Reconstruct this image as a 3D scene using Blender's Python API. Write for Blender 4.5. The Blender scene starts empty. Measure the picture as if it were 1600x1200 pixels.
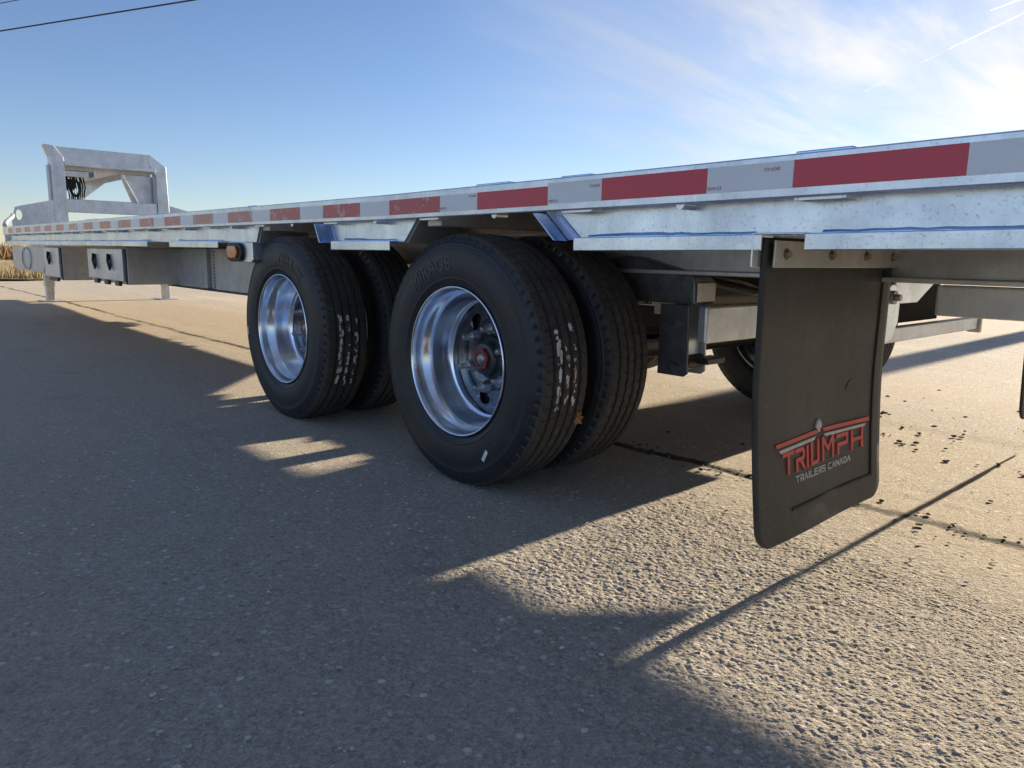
import bpy, bmesh, math, random
import numpy as np
from mathutils import Vector, Matrix, Quaternion
random.seed(7); np.random.seed(7)
S = bpy.context.scene
C = S.collection
R = math.radians
PI = math.pi

# ------------------------------------------------------------------ camera
CAM_H = 0.716
PITCH, ROLL, YAW, FPX = 0.1726, 0.0176, 0.8329, 1157.37
F = Vector((-math.sin(YAW)*math.cos(PITCH), math.cos(YAW)*math.cos(PITCH), -math.sin(PITCH)))
RT = Vector((math.cos(YAW), math.sin(YAW), 0)); UP = RT.cross(F)
rt = math.cos(ROLL)*RT + math.sin(ROLL)*UP
up = -math.sin(ROLL)*RT + math.cos(ROLL)*UP
cam_d = bpy.data.cameras.new('camera'); cam = bpy.data.objects.new('camera', cam_d); C.objects.link(cam)
M = Matrix((rt, up, -F)).transposed().to_4x4(); M.translation = Vector((0, 0, CAM_H))
cam.matrix_world = M
cam_d.sensor_width = 36; cam_d.lens = 36*FPX/1600; cam_d.clip_start = 0.02; cam_d.clip_end = 20000
S.camera = cam

# ------------------------------------------------------------------ sky, sun, exposure
SUN = Vector((-0.004, 1.0, 0.247)).normalized()
EL = math.asin(SUN.z)
w = bpy.data.worlds.new('World'); S.world = w; w.use_nodes = True
nt = w.node_tree; N = nt.nodes; L = nt.links
for n in list(N): N.remove(n)
out = N.new('ShaderNodeOutputWorld'); bg = N.new('ShaderNodeBackground')
sky = N.new('ShaderNodeTexSky'); sky.sky_type = 'NISHITA'; sky.sun_disc = False
sky.sun_elevation = EL; sky.sun_rotation = math.atan2(SUN.x, SUN.y)
sky.altitude = 900; sky.air_density = 1.0; sky.dust_density = 0.10; sky.ozone_density = 2.6
SKY_STRENGTH = 0.052
SKY_TINT = (.77, .735, .82)
def wmath(op, a, b=None, c=None):
    n = N.new('ShaderNodeMath'); n.operation = op
    for i, v in enumerate((a, b, c)):
        if v is None: continue
        if isinstance(v, (int, float)): n.inputs[i].default_value = v
        else: L.new(v, n.inputs[i])
    return n.outputs[0]
tc = N.new('ShaderNodeTexCoord'); sep = N.new('ShaderNodeSeparateXYZ'); L.new(tc.outputs['Generated'], sep.inputs[0])
zz = wmath('ADD', wmath('MAXIMUM', sep.outputs[2], 0.0), 0.10)
cx = wmath('DIVIDE', sep.outputs[0], zz); cy = wmath('DIVIDE', sep.outputs[1], zz)
cmb = N.new('ShaderNodeCombineXYZ'); L.new(cx, cmb.inputs[0]); L.new(cy, cmb.inputs[1])
def cloudnoise(rot, sx, sy, scale, det, rough, dist, lo, hi):
    mp = N.new('ShaderNodeMapping'); mp.inputs['Rotation'].default_value = (0, 0, rot); mp.inputs['Scale'].default_value = (sx, sy, 1)
    L.new(cmb.outputs[0], mp.inputs[0])
    nz = N.new('ShaderNodeTexNoise'); nz.inputs['Scale'].default_value = scale; nz.inputs['Detail'].default_value = det
    nz.inputs['Roughness'].default_value = rough; nz.inputs['Distortion'].default_value = dist
    L.new(mp.outputs[0], nz.inputs['Vector'])
    mr = N.new('ShaderNodeMapRange'); mr.interpolation_type = 'SMOOTHSTEP'
    mr.inputs['From Min'].default_value = lo; mr.inputs['From Max'].default_value = hi
    L.new(nz.outputs[0], mr.inputs[0]); return mr.outputs[0]
wisp = cloudnoise(0.75, 1.0, 0.30, 1.7, 10, 0.64, 0.6, 0.36, 0.72)
veil = cloudnoise(-0.3, 0.7, 0.5, 0.8, 5, 0.55, 0.3, 0.25, 0.70)
hx = wmath('DIVIDE', sep.outputs[0], wmath('MAXIMUM', wmath('SQRT', wmath('ADD', wmath('MULTIPLY', sep.outputs[0], sep.outputs[0]), wmath('MULTIPLY', sep.outputs[1], sep.outputs[1]))), 0.001))
dotv = N.new('ShaderNodeVectorMath'); dotv.operation = 'DOT_PRODUCT'; L.new(tc.outputs['Generated'], dotv.inputs[0]); dotv.inputs[1].default_value = SUN
def sstep(v, a, b):
    mr = N.new('ShaderNodeMapRange'); mr.interpolation_type = 'SMOOTHSTEP'
    mr.inputs['From Min'].default_value = a; mr.inputs['From Max'].default_value = b
    L.new(v, mr.inputs[0]); return mr.outputs[0]
# cirrus on the sunward side; the unseen overhead part is added as fill light
over = wmath('MULTIPLY', wmath('MULTIPLY', sstep(cx, -1.6, -0.2), sstep(cy, -2.2, 0.4)), 0.33)
side = wmath('MAXIMUM', sstep(dotv.outputs['Value'], 0.58, 0.93), over)
cl = wmath('MULTIPLY', side, wmath('ADD', wmath('MULTIPLY', wisp, 0.60), wmath('MULTIPLY', veil, 0.60)))
cl = wmath('MINIMUM', cl, 1.0)
mixc = N.new('ShaderNodeMixRGB'); L.new(cl, mixc.inputs[0])
sc_ = N.new('ShaderNodeMixRGB'); sc_.blend_type = 'MULTIPLY'; sc_.inputs[0].default_value = 1; L.new(sky.outputs[0], sc_.inputs[1])
sc_.inputs[2].default_value = tuple(SKY_STRENGTH*c for c in SKY_TINT) + (1,)
L.new(sc_.outputs[0], mixc.inputs[1])
# the sheet is thicker and brighter low down towards the sun
dg = N.new('ShaderNodeVectorMath'); dg.operation = 'DOT_PRODUCT'; L.new(tc.outputs['Generated'], dg.inputs[0]); dg.inputs[1].default_value = Vector((-.33, .93, .13)).normalized()
cc = N.new('ShaderNodeMixRGB'); L.new(sstep(dg.outputs['Value'], 0.945, 1.0), cc.inputs[0])
cc.inputs[1].default_value = (0.185, 0.192, 0.206, 1); cc.inputs[2].default_value = (0.275, 0.268, 0.256, 1)
L.new(cc.outputs[0], mixc.inputs[2])
bg.inputs[1].default_value = 1.0
L.new(mixc.outputs[0], bg.inputs[0]); L.new(bg.outputs[0], out.inputs[0])

sd = bpy.data.lights.new('sun', 'SUN'); sd.energy = 3.6; sd.angle = R(0.53); sd.color = (1.0, 0.84, 0.62)
so = bpy.data.objects.new('sun', sd); C.objects.link(so); so.rotation_mode = 'QUATERNION'
so.rotation_quaternion = SUN.to_track_quat('Z', 'Y'); so.location = SUN*60
S.view_settings.view_transform = 'Standard'; S.view_settings.look = 'None'
S.view_settings.exposure = 1.95; S.view_settings.gamma = 1
S.cycles.use_denoising = True
S.cycles.max_bounces = 8

# ------------------------------------------------------------------ helpers
def cz(x):   # slight camber of the trailer frame
    return float(np.interp(x, [-12, -8.8, -4, -2.1, -1.08, -.76, -.35, 1.6], [.010, .008, 0, -.002, .005, .008, .013, .030]))

class MB:
    def __init__(s): s.v = []; s.f = []; s.sm = []
    def add(s, vs, fs, smooth=False):
        o = len(s.v); s.v += [tuple(p) for p in vs]
        s.f += [tuple(i+o for i in f) for f in fs]; s.sm += [smooth]*len(fs); return s
    def box(s, x0, x1, y0, y1, z0, z1):
        return s.add([(x0,y0,z0),(x1,y0,z0),(x1,y1,z0),(x0,y1,z0),(x0,y0,z1),(x1,y0,z1),(x1,y1,z1),(x0,y1,z1)],
            [(0,3,2,1),(4,5,6,7),(0,1,5,4),(1,2,6,5),(2,3,7,6),(3,0,4,7)])
    def xprof(s, prof, x0, x1, step=.3, x0f=None, x1f=None):
        # closed yz profile swept along x; x0f/x1f: skewed ends as functions of z
        n = max(1, int(abs(x1-x0)/step)); k = len(prof); vs = []; fs = []
        for i in range(n+1):
            t = i/n
            for (y, z) in prof:
                a = x0f(z) if x0f else x0; b = x1f(z) if x1f else x1
                vs.append((a+(b-a)*t, y, z))
        for i in range(n):
            for j in range(k):
                j2 = (j+1) % k
                fs.append((i*k+j, i*k+j2, (i+1)*k+j2, (i+1)*k+j))
        fs.append(tuple(range(k))[::-1]); fs.append(tuple(n*k+j for j in range(k)))
        return s.add(vs, fs)
    def xbox(s, x0, x1, y0, y1, z0, z1, step=.3):
        return s.xprof([(y0,z0),(y1,z0),(y1,z1),(y0,z1)], x0, x1, step)
    def prism(s, poly, axis, a0, a1):
        # poly: list of 2D points in the two remaining axes (x,z for axis y; y,z for x; x,y for z)
        def mk(p, a):
            if axis == 'y': return (p[0], a, p[1])
            if axis == 'x': return (a, p[0], p[1])
            return (p[0], p[1], a)
        k = len(poly); vs = [mk(p, a0) for p in poly]+[mk(p, a1) for p in poly]
        fs = [tuple(range(k)), tuple(range(2*k-1, k-1, -1))]
        for j in range(k):
            j2 = (j+1) % k; fs.append((j, k+j, k+j2, j2))
        return s.add(vs, fs)
    def tube(s, path, r, n=10, cap=True):
        path = [Vector(p) for p in path]; vs = []; fs = []
        for i, p in enumerate(path):
            d = (path[min(i+1, len(path)-1)]-path[max(i-1, 0)]).normalized()
            q = d.to_track_quat('Z', 'Y'); rr = r[i] if isinstance(r, (list, tuple)) else r
            for j in range(n):
                a = 2*PI*j/n; vs.append(p+q @ Vector((rr*math.cos(a), rr*math.sin(a), 0)))
        for i in range(len(path)-1):
            for j in range(n):
                j2 = (j+1) % n; fs.append((i*n+j, i*n+j2, (i+1)*n+j2, (i+1)*n+j))
        s.add(vs, fs, True)
        if cap: 
            s.add(vs[:n], [tuple(range(n))[::-1]]); s.add(vs[-n:], [tuple(range(n))])
        return s
    def lathe_y(s, prof, n=64, closed=False, smooth=True):
        k = len(prof); vs = []; fs = []
        for i in range(n):
            a = 2*PI*i/n
            for (y, r) in prof: vs.append((r*math.cos(a), y, r*math.sin(a)))
        kk = k if closed else k-1
        for i in range(n):
            i2 = (i+1) % n
            for j in range(kk):
                j2 = (j+1) % k
                fs.append((i*k+j, i*k+j2, i2*k+j2, i2*k+j))
        return s.add(vs, fs, smooth)
    def build(s, name, mat, parent=None, bevel=0, camber=False, seg=2, loc=None, fix=True):
        me = bpy.data.meshes.new(name)
        vs = s.v
        if camber: vs = [(x, y, z+cz(x)) for x, y, z in vs]
        me.from_pydata(vs, [], s.f)
        me.polygons.foreach_set('use_smooth', s.sm)
        if fix:
            bm = bmesh.new(); bm.from_mesh(me); bmesh.ops.recalc_face_normals(bm, faces=bm.faces); bm.to_mesh(me); bm.free()
        if mat: me.materials.append(mat)
        o = bpy.data.objects.new(name, me); C.objects.link(o)
        if parent: o.parent = parent
        if loc: o.location = loc
        if bevel:
            m = o.modifiers.new('bevel', 'BEVEL'); m.width = bevel; m.segments = seg; m.limit_method = 'ANGLE'; m.angle_limit = R(35)
        return o

def tag(o, label, cat=None, group=None, kind=None):
    if label: o['label'] = label
    if cat: o['category'] = cat
    if group: o['group'] = group
    if kind: o['kind'] = kind
    return o
def copy_tree(o, parent=None, dloc=(0,0,0)):
    c = o.copy(); C.objects.link(c); c.parent = parent
    for ch in list(o.children): copy_tree(ch, c)
    if parent is None or dloc != (0,0,0): c.location = Vector(o.location)+Vector(dloc)
    return c

# ------------------------------------------------------------------ materials
class NT:
    def __init__(s, name):
        s.m = bpy.data.materials.new(name); s.m.use_nodes = True; s.t = s.m.node_tree; s.n = s.t.nodes; s.l = s.t.links
        s.b = s.n['Principled BSDF']; s.o = s.n['Material Output']; s.co = s.n.new('ShaderNodeTexCoord')
    def set(s, **k):
        for a, v in k.items():
            nm = {'color':'Base Color','rough':'Roughness','metal':'Metallic','spec':'Specular IOR Level','coat':'Coat Weight','trans':'Transmission Weight','coatr':'Coat Roughness'}[a]
            if isinstance(v, tuple): s.b.inputs[nm].default_value = v if len(v) == 4 else v+(1,)
            elif isinstance(v, (int, float)): s.b.inputs[nm].default_value = v
            else: s.l.new(v, s.b.inputs[nm])
        return s
    def noise(s, scale, det=4, rough=.55, coord='Object', stretch=None, dist=0):
        n = s.n.new('ShaderNodeTexNoise'); n.inputs['Scale'].default_value = scale; n.inputs['Detail'].default_value = det
        n.inputs['Roughness'].default_value = rough; n.inputs['Distortion'].default_value = dist
        src = s.co.outputs[coord]
        if stretch:
            mp = s.n.new('ShaderNodeMapping'); mp.inputs['Scale'].default_value = stretch; s.l.new(src, mp.inputs[0]); src = mp.outputs[0]
        s.l.new(src, n.inputs['Vector']); return n.outputs[0]
    def voro(s, scale, feature='F1', coord='Object', out='Distance', stretch=None):
        n = s.n.new('ShaderNodeTexVoronoi'); n.inputs['Scale'].default_value = scale; n.feature = feature
        src = s.co.outputs[coord]
        if stretch:
            mp = s.n.new('ShaderNodeMapping'); mp.inputs['Scale'].default_value = stretch; s.l.new(src, mp.inputs[0]); src = mp.outputs[0]
        s.l.new(src, n.inputs['Vector']); return n.outputs[out]
    def ramp(s, v, stops):
        n = s.n.new('ShaderNodeValToRGB'); e = n.color_ramp.elements
        while len(e) < len(stops): e.new(0.5)
        for i, (p, c) in enumerate(stops):
            e[i].position = p
            e[i].color = (c, c, c, 1) if isinstance(c, (int, float)) else tuple(c)+(1,)
        s.l.new(v, n.inputs[0]); return n.outputs[0]
    def mix(s, f, a, b, mode='MIX'):
        n = s.n.new('ShaderNodeMixRGB'); n.blend_type = mode
        for i, v in enumerate((f, a, b)):
            if isinstance(v, (int, float)): n.inputs[i].default_value = v if i == 0 else (v, v, v, 1)
            elif isinstance(v, tuple): n.inputs[i].default_value = v if len(v) == 4 else v+(1,)
            else: s.l.new(v, n.inputs[i])
        return n.outputs[0]
    def math(s, op, a, b=0.0):
        n = s.n.new('ShaderNodeMath'); n.operation = op
        for i, v in enumerate((a, b)):
            if isinstance(v, (int, float)): n.inputs[i].default_value = v
            else: s.l.new(v, n.inputs[i])
        return n.outputs[0]
    def bump(s, h, strength=.3, dist=.002, prev=None):
        n = s.n.new('ShaderNodeBump'); n.inputs['Strength'].default_value = strength; n.inputs['Distance'].default_value = dist
        s.l.new(h, n.inputs['Height'])
        if prev: s.l.new(prev, n.inputs['Normal'])
        s.l.new(n.outputs[0], s.b.inputs['Normal']); return n.outputs[0]

def galv(name, base=(.60,.62,.64), metal=.75, rough=.42, spots=.35, streak=True):
    t = NT(name)
    a = t.noise(5, 6, .6); b = t.noise(150, 4, .65); v = t.voro(35, out='Color')
    c = t.mix(t.ramp(a, [(.35, 0.0), (.7, 1.0)]), tuple(x*.82 for x in base), tuple(min(1, x*1.12) for x in base))
    sp = t.n.new('ShaderNodeSeparateColor'); t.l.new(v, sp.inputs[0])
    c = t.mix(.10, c, t.mix(sp.outputs[0], (.3,.31,.33), (.9,.9,.9)), 'MIX')
    # dark zinc specks and dirt streaks
    c = t.mix(t.math('MULTIPLY', t.ramp(b, [(.56, 0.0), (.70, 1.0)]), spots), c, (.20,.20,.21))
    if streak:
        st = t.noise(3, 5, .7, stretch=(6, 6, .8)); c = t.mix(t.math('MULTIPLY', t.ramp(st, [(.52, 0.0), (.75, 1.0)]), .28), c, (.27,.25,.22))
        d = t.noise(2.2, 8, .75, dist=1.2); c = t.mix(t.math('MULTIPLY', t.ramp(d, [(.60, 0.0), (.70, 1.0)]), .18), c, (.80,.81,.83))
    r = t.math('ADD', t.math('MULTIPLY', t.noise(9, 6, .65), .34), rough-.17)
    t.set(color=c, metal=metal, rough=r); t.bump(t.noise(140, 3), .12, .002); return t.m
G_RAIL = galv('galvanised_rail', (.70,.74,.80), .9, .32)
G_WEB = galv('galvanised_web', (.71,.80,.91), .92, .31, spots=.5)
G_IN = galv('galvanised_inner', (.56,.57,.58), .6, .45)
G_BLUE = galv('sky_tinted_zinc', (.42,.60,.92), .95, .20, spots=.2, streak=False)  # blue of the reflected sky is put into the base colour
G_BOX = galv('galvanised_box', (.58,.58,.57), .45, .45)
G_GOOSE = galv('galvanised_gooseneck', (.60,.65,.71), .75, .36, spots=.4)
def plain(name, color, rough=.5, metal=0., bumps=0., bs=40, var=.25, coat=0):
    t = NT(name); n = t.noise(12, 5, .6)
    c = t.mix(t.ramp(n, [(.3, 0.0), (.7, 1.0)]), tuple(x*(1-var) for x in color), tuple(min(1, x*(1+var)) for x in color))
    t.set(color=c, rough=rough, metal=metal, coat=coat)
    if bumps: t.bump(t.noise(bs, 4), bumps, .003)
    return t.m
def tape(name, color, wear):
    t = NT(name); v = t.voro(420, out='Distance'); n = t.noise(18, 7, .7)
    c = t.mix(t.ramp(v, [(.0, 0.0), (.8, 1.0)]), tuple(x*.88 for x in color), color)
    n2 = t.noise(3, 3); c = t.mix(t.ramp(n2, [(.3, 0.0), (.7, .35)]), c, tuple(min(1, x*1.15+.01) for x in color))
    if wear: c = t.mix(t.math('MULTIPLY', t.ramp(n, [(.54, 0.0), (.60, 1.0)]), wear), c, (.62,.58,.57))
    t.set(color=c, rough=.32, metal=.0, coat=.3, coatr=.25); return t.m
T_RED = tape('red_tape', (.58,.022,.052), 0); T_REDW = tape('worn_red_tape', (.52,.05,.06), .45); T_WHITE = tape('white_tape', (.72,.73,.76), 0)
T_PINK = tape('faded_red_tape', (.50,.12,.12), .5)
def rubber(name, base=(.022,.022,.023), dust=.35, rough=.62, streak=False):
    t = NT(name); a = t.noise(7, 7, .68); b = t.noise(55, 5, .7)
    c = t.mix(t.ramp(a, [(.42, 0.0), (.78, 1.0)]), base, tuple(x*1.8 for x in base))
    c = t.mix(t.math('MULTIPLY', t.ramp(b, [(.52, 0.0), (.75, 1.0)]), dust), c, (.13,.115,.095))
    s_ = t.noise(11, 9, .8, dist=2.0); c = t.mix(t.math('MULTIPLY', t.ramp(s_, [(.62, 0.0), (.66, .8), (.70, 0.0)]), .30), c, (.22,.22,.21))
    if streak:
        k_ = t.noise(14, 6, .7, stretch=(1, 1.6, .35)); c = t.mix(t.ramp(k_, [(.45, 0.0), (.75, .55)]), c, (.056,.054,.051))
    t.set(color=c, rough=t.math('ADD', t.math('MULTIPLY', a, .25), rough-.12), spec=.45)
    t.bump(t.noise(220, 3), .25, .001); return t.m
M_SIDE = rubber('tyre_sidewall', (.015,.017,.020), .12, .46); M_TREAD = rubber('tyre_tread', (.044,.042,.039), .5, .85)
M_LETTER = rubber('tyre_lettering', (.050,.050,.050), .10, .5)
M_FLAP = rubber('flap_rubber', (.022,.022,.022), .22, .55, streak=True); M_FLAPEDGE = rubber('flap_groove', (.012,.012,.012), .05, .7)
t = NT('polished_aluminium'); a = t.noise(8, 5, .6, stretch=(1, 6, 1)); t.set(color=t.mix(t.ramp(t.noise(30, 6, .7), [(.5, 0.0), (.8, .5)]), (.78,.84,.93), (.45,.50,.57)), metal=1.0, rough=t.math('ADD', t.math('MULTIPLY', a, .22), .10)); t.bump(t.noise(9, 3), .04, .004); M_RIM = t.m
t = NT('wheel_disc_metal'); t.set(color=t.mix(t.ramp(t.noise(12, 6, .7), [(.4, 0.0), (.75, 1.0)]), (.17,.18,.20), (.09,.09,.10)), metal=1.0, rough=t.math('ADD', t.math('MULTIPLY', t.noise(15, 5), .25), .14)); M_DISC = t.m
M_BLACK = plain('black_steel', (.014,.015,.018), .42, 0, .15, 60)
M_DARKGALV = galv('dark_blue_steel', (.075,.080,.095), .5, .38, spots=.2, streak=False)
M_MATTE = plain('matte_black_plate', (.008,.008,.009), .9, 0, .1, 60)
M_HUB = plain('hub_gunmetal', (.055,.060,.066), .35, .6, .1, 60)
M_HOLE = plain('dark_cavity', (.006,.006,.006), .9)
M_STUD = plain('zinc_stud', (.26,.26,.27), .4, .9); M_REDCAP = plain('red_hub_paint', (.20,.022,.02), .45, 0, .1, 80)
M_BRASS = plain('plated_bolt', (.45,.36,.20), .42, .85, .1); M_HOSE = plain('rubber_hose', (.012,.012,.012), .5)
t = NT('amber_lens'); t.set(color=t.mix(t.ramp(t.voro(90, stretch=(1,1,.25)), [(0, 0.0), (.6, 1.0)]), (.85,.20,.015), (.55,.10,.01)), rough=.15, coat=.6); t.b.inputs['Subsurface Weight'].default_value = .0; t.bump(t.voro(120), .3, .003); M_AMBER = t.m
M_LOGO_RED = plain('logo_red', (.55,.05,.045), .5, var=.12); M_LOGO_WHITE = plain('logo_white', (.47,.47,.45), .5, var=.1)
M_PRINT = plain('tape_print_red', (.40,.06,.06), .5, var=.05)
M_STICK = plain('white_sticker', (.66,.68,.70), .5, var=.12); M_LABEL = plain('label_paper', (.66,.65,.65), .7, var=.3); M_LEAF = plain('dry_leaf', (.40,.19,.06), .7, var=.4)
M_WOOD = None
t = NT('deck_wood'); n_ = t.noise(4, 8, .65, stretch=(.25, 8, 8)); t.set(color=t.ramp(n_, [(.3, (.20,.13,.075)), (.7, (.33,.23,.14))]), rough=.75); t.bump(n_, .2, .004); M_WOOD = t.m
M_POLE = plain('pole_wood', (.16,.115,.08), .85, 0, .4, 25); M_WIRE = plain('black_wire', (.01,.01,.012), .5)
M_STRAW = plain('dry_grass', (.30,.235,.125), .85, var=.35); M_BRUSH = plain('dry_brush', (.22,.125,.06), .85, var=.35)
t = NT('contrail_ice'); t.set(color=(.9,.9,.92), rough=1.0)
tr = t.n.new('ShaderNodeBsdfTranslucent'); tr.inputs[0].default_value = (.95,.95,.97,1); tp = t.n.new('ShaderNodeBsdfTransparent')
mx = t.n.new('ShaderNodeMixShader'); t.l.new(t.math('MULTIPLY', t.ramp(t.noise(.006, 4, .6), [(.2, 0.35), (.6, 1.0)]), .075), mx.inputs[0]); t.l.new(tp.outputs[0], mx.inputs[1]); t.l.new(tr.outputs[0], mx.inputs[2]); t.l.new(mx.outputs[0], t.o.inputs[0]); M_TRAIL = t.m

# ------------------------------------------------------------------ ground
def axis_pts(a, b, step, lo, hi, g):
    pts = list(np.arange(a, b, step)); s_ = step; p = pts[-1]
    while p < hi: s_ *= (1.010 if s_ < .009 else g); p += s_; pts.append(p)
    s_ = step; p = pts[0]; pre = []
    while p > lo: s_ *= (1.010 if s_ < .009 else g); p -= s_; pre.append(p)
    return np.array(pre[::-1]+pts)
gx = axis_pts(-1.2, .10, .0026, -2500, 2500, 1.05); gy = axis_pts(.88, 1.75, .0026, -2500, 2500, 1.05)
X, Y = np.meshgrid(gx, gy, indexing='ij')
dx = np.gradient(gx); dy = np.gradient(gy); SPC = np.maximum(dx[:, None], dy[None, :])
def hsh(i, j, k):
    n = (i*374761393+j*668265263+k*974634777) & 0xffffffff
    n = ((n ^ (n >> 13))*1274126177) & 0xffffffff
    return ((n ^ (n >> 16)) & 0xffff)/65535.0
def vnoise(x, y, k):
    i = np.floor(x).astype(np.int64); j = np.floor(y).astype(np.int64); u = x-i; v = y-j
    u = u*u*(3-2*u); v = v*v*(3-2*v)
    return (hsh(i,j,k)*(1-u)+hsh(i+1,j,k)*u)*(1-v)+(hsh(i,j+1,k)*(1-u)+hsh(i+1,j+1,k)*u)*v-.5
def pebbles(x, y, k, keep):
    i0 = np.floor(x).astype(np.int64); j0 = np.floor(y).astype(np.int64); h = np.zeros_like(x)
    for a in (-1, 0, 1):
        for b in (-1, 0, 1):
            i = i0+a; j = j0+b
            px = i+hsh(i,j,k); py = j+hsh(i,j,k+1); r = .35+.45*hsh(i,j,k+2); on = hsh(i,j,k+3) < keep
            an = hsh(i,j,k+4)*PI; c, s_ = np.cos(an), np.sin(an)
            ex = (x-px)*c+(y-py)*s_; ey = (-(x-px)*s_+(y-py)*c)*1.5
            d = 1-(ex*ex+ey*ey)/(r*r)
            h = np.maximum(h, np.where(on, np.sqrt(np.clip(d, 0, 1))*r, 0))
    return h
H = np.zeros_like(X)
near = SPC < .06
xs_, ys_ = X[near], Y[near]; sp_ = SPC[near]
def fade(scale): return np.clip(1.6-sp_/(scale*.45), 0, 1)
rough_patch = np.clip(.75+1.5*vnoise(xs_*1.1+3, ys_*1.1, 91)+.7*vnoise(xs_*3.1, ys_*3.1, 92), .25, 1.5)
h = np.zeros_like(xs_)
for q, (cell, am) in enumerate(((.0048,.0010), (.0075,.0012), (.0125,.0007), (.026,.0004), (.060,.0008))):
    ca, sa = math.cos(.7*q+.3), math.sin(.7*q+.3)
    h += vnoise((xs_*ca+ys_*sa)/cell, (-xs_*sa+ys_*ca)/cell, 5+q)*am*2*fade(cell)*(rough_patch if q > 0 else 1)
h += pebbles(xs_/.0064, ys_/.0064, 11, .5)*.0011*fade(.0064)
h += pebbles(xs_/.013, ys_/.013, 31, .05)*.0019*fade(.013)
h += np.random.uniform(-.00045, .00045, h.shape)*fade(.008)
h += vnoise(xs_/.31, ys_/.31, 8)*.0030
crack_y = 2.205+.05*vnoise(xs_*1.3, xs_*0, 51)+.03*vnoise(xs_*7, xs_*0, 52)
h -= .004*np.exp(-((ys_-crack_y)/.014)**2)*fade(.03)*np.clip(.5+2.5*vnoise(xs_*2.3, ys_*0, 53), 0, 1)
H[near] = h-.003
big = (SPC < .8); H += np.where(big, vnoise(X/1.7, Y/1.7, 61)*.010+vnoise(X/5.3, Y/5.3, 62)*.02, 0)*np.clip((np.hypot(X+2, Y-2)-3)/4, 0.15, 1)
nxn, nyn = X.shape
co = np.stack([X, Y, H], -1).reshape(-1, 3).astype(np.float32)
idx = np.arange(nxn*nyn).reshape(nxn, nyn)
quads = np.stack([idx[:-1,:-1], idx[1:,:-1], idx[1:,1:], idx[:-1,1:]], -1).reshape(-1, 4)
me = bpy.data.meshes.new('ground'); me.vertices.add(len(co)); me.vertices.foreach_set('co', co.ravel())
me.loops.add(quads.size); me.loops.foreach_set('vertex_index', quads.ravel().astype(np.int32))
me.polygons.add(len(quads)); me.polygons.foreach_set('loop_start', np.arange(0, quads.size, 4, dtype=np.int32)); me.polygons.foreach_set('loop_total', np.full(len(quads), 4, dtype=np.int32))
me.polygons.foreach_set('use_smooth', (SPC[:-1, :-1] > .012).reshape(-1)); me.update(); me.validate()
t = NT('gravel_road')
big_ = t.noise(.5, 6, .6, stretch=(.35, 1.4, 1)); mid_ = t.noise(6, 6, .65); fin = t.noise(70, 5, .7); pv = t.voro(125, out='Color')
sp = t.n.new('ShaderNodeSeparateColor'); t.l.new(pv, sp.inputs[0])
c = t.mix(t.ramp(big_, [(.32, 0.0), (.68, 1.0)]), (.365,.325,.265), (.455,.405,.325))
c = t.mix(t.ramp(mid_, [(.40, 0.0), (.72, .6)]), c, (.30,.268,.22))
c = t.mix(t.math('MULTIPLY', sp.outputs[0], .72), c, t.mix(sp.outputs[1], (.20,.18,.15), (.62,.56,.46)))
pv2 = t.voro(300, out='Color'); sp2 = t.n.new('ShaderNodeSeparateColor'); t.l.new(pv2, sp2.inputs[0])
c = t.mix(t.math('MULTIPLY', sp2.outputs[0], .55), c, t.mix(sp2.outputs[1], (.16,.145,.12), (.66,.60,.50)))
sp3 = t.n.new('ShaderNodeSeparateColor'); t.l.new(t.voro(38, out='Color'), sp3.inputs[0])
c = t.mix(t.math('MULTIPLY', t.ramp(t.voro(38), [(.22, 1.0), (.28, 0.0)]), t.ramp(sp3.outputs[1], [(.45, 0.0), (.55, .8)])), c, t.mix(sp3.outputs[0], (.20,.185,.165), (.80,.76,.70)))
c = t.mix(t.ramp(t.noise(.33, 5, .65, stretch=(.3, 1.2, 1)), [(.45, 0.0), (.65, .5)]), c, (.47,.375,.25))
c = t.mix(t.ramp(fin, [(.56, 0.0), (.74, .75)]), c, (.20,.175,.14))
c = t.mix(t.ramp(fin, [(.30, .5), (.42, 0.0)]), c, (.62,.56,.46))
c = t.mix(t.ramp(t.noise(1.7, 7, .72), [(.58, 0.0), (.72, .45)]), c, (.16,.145,.125))
c = t.mix(t.ramp(t.noise(.9, 5, .6, stretch=(.18, 2.6, 1)), [(.52, 0.0), (.7, .4)]), c, (.50,.455,.38))
c = t.mix(1.0, c, (1.24,1.24,1.26), 'MULTIPLY')
# tar-dark seam running along the road
sx = t.n.new('ShaderNodeSeparateXYZ'); t.l.new(t.co.outputs['Object'], sx.inputs[0])
wob = t.math('MULTIPLY', t.math('SUBTRACT', t.noise(1.1, 6, .75, stretch=(1, .01, 1)), .5), .22)
dist = t.math('ABSOLUTE', t.math('SUBTRACT', t.math('ADD', sx.outputs[1], wob), 2.205))
edge = t.math('ADD', dist, t.math('MULTIPLY', t.math('SUBTRACT', t.noise(24, 6, .85), .5), .11))
msk = t.ramp(edge, [(.016, 1.0), (.034, 0.0)])
msk = t.math('MULTIPLY', msk, t.ramp(t.noise(1.4, 4, .7, stretch=(1, .1, 1)), [(.34, 0.05), (.52, 1.0)]))
c = t.mix(t.math('MULTIPLY', msk, .92), c, (.050,.046,.042))
t.set(color=c, rough=.92, spec=.25)
b1 = t.bump(t.noise(240, 4, .7), .5, .004); b2 = t.bump(t.noise(95, 5, .8), 1.0, .010, b1); b3 = t.bump(t.noise(34, 6, .8), .30, .010, b2)
ground = bpy.data.objects.new('ground', me); C.objects.link(ground); me.materials.append(t.m); tag(ground, None, kind='structure')

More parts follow.
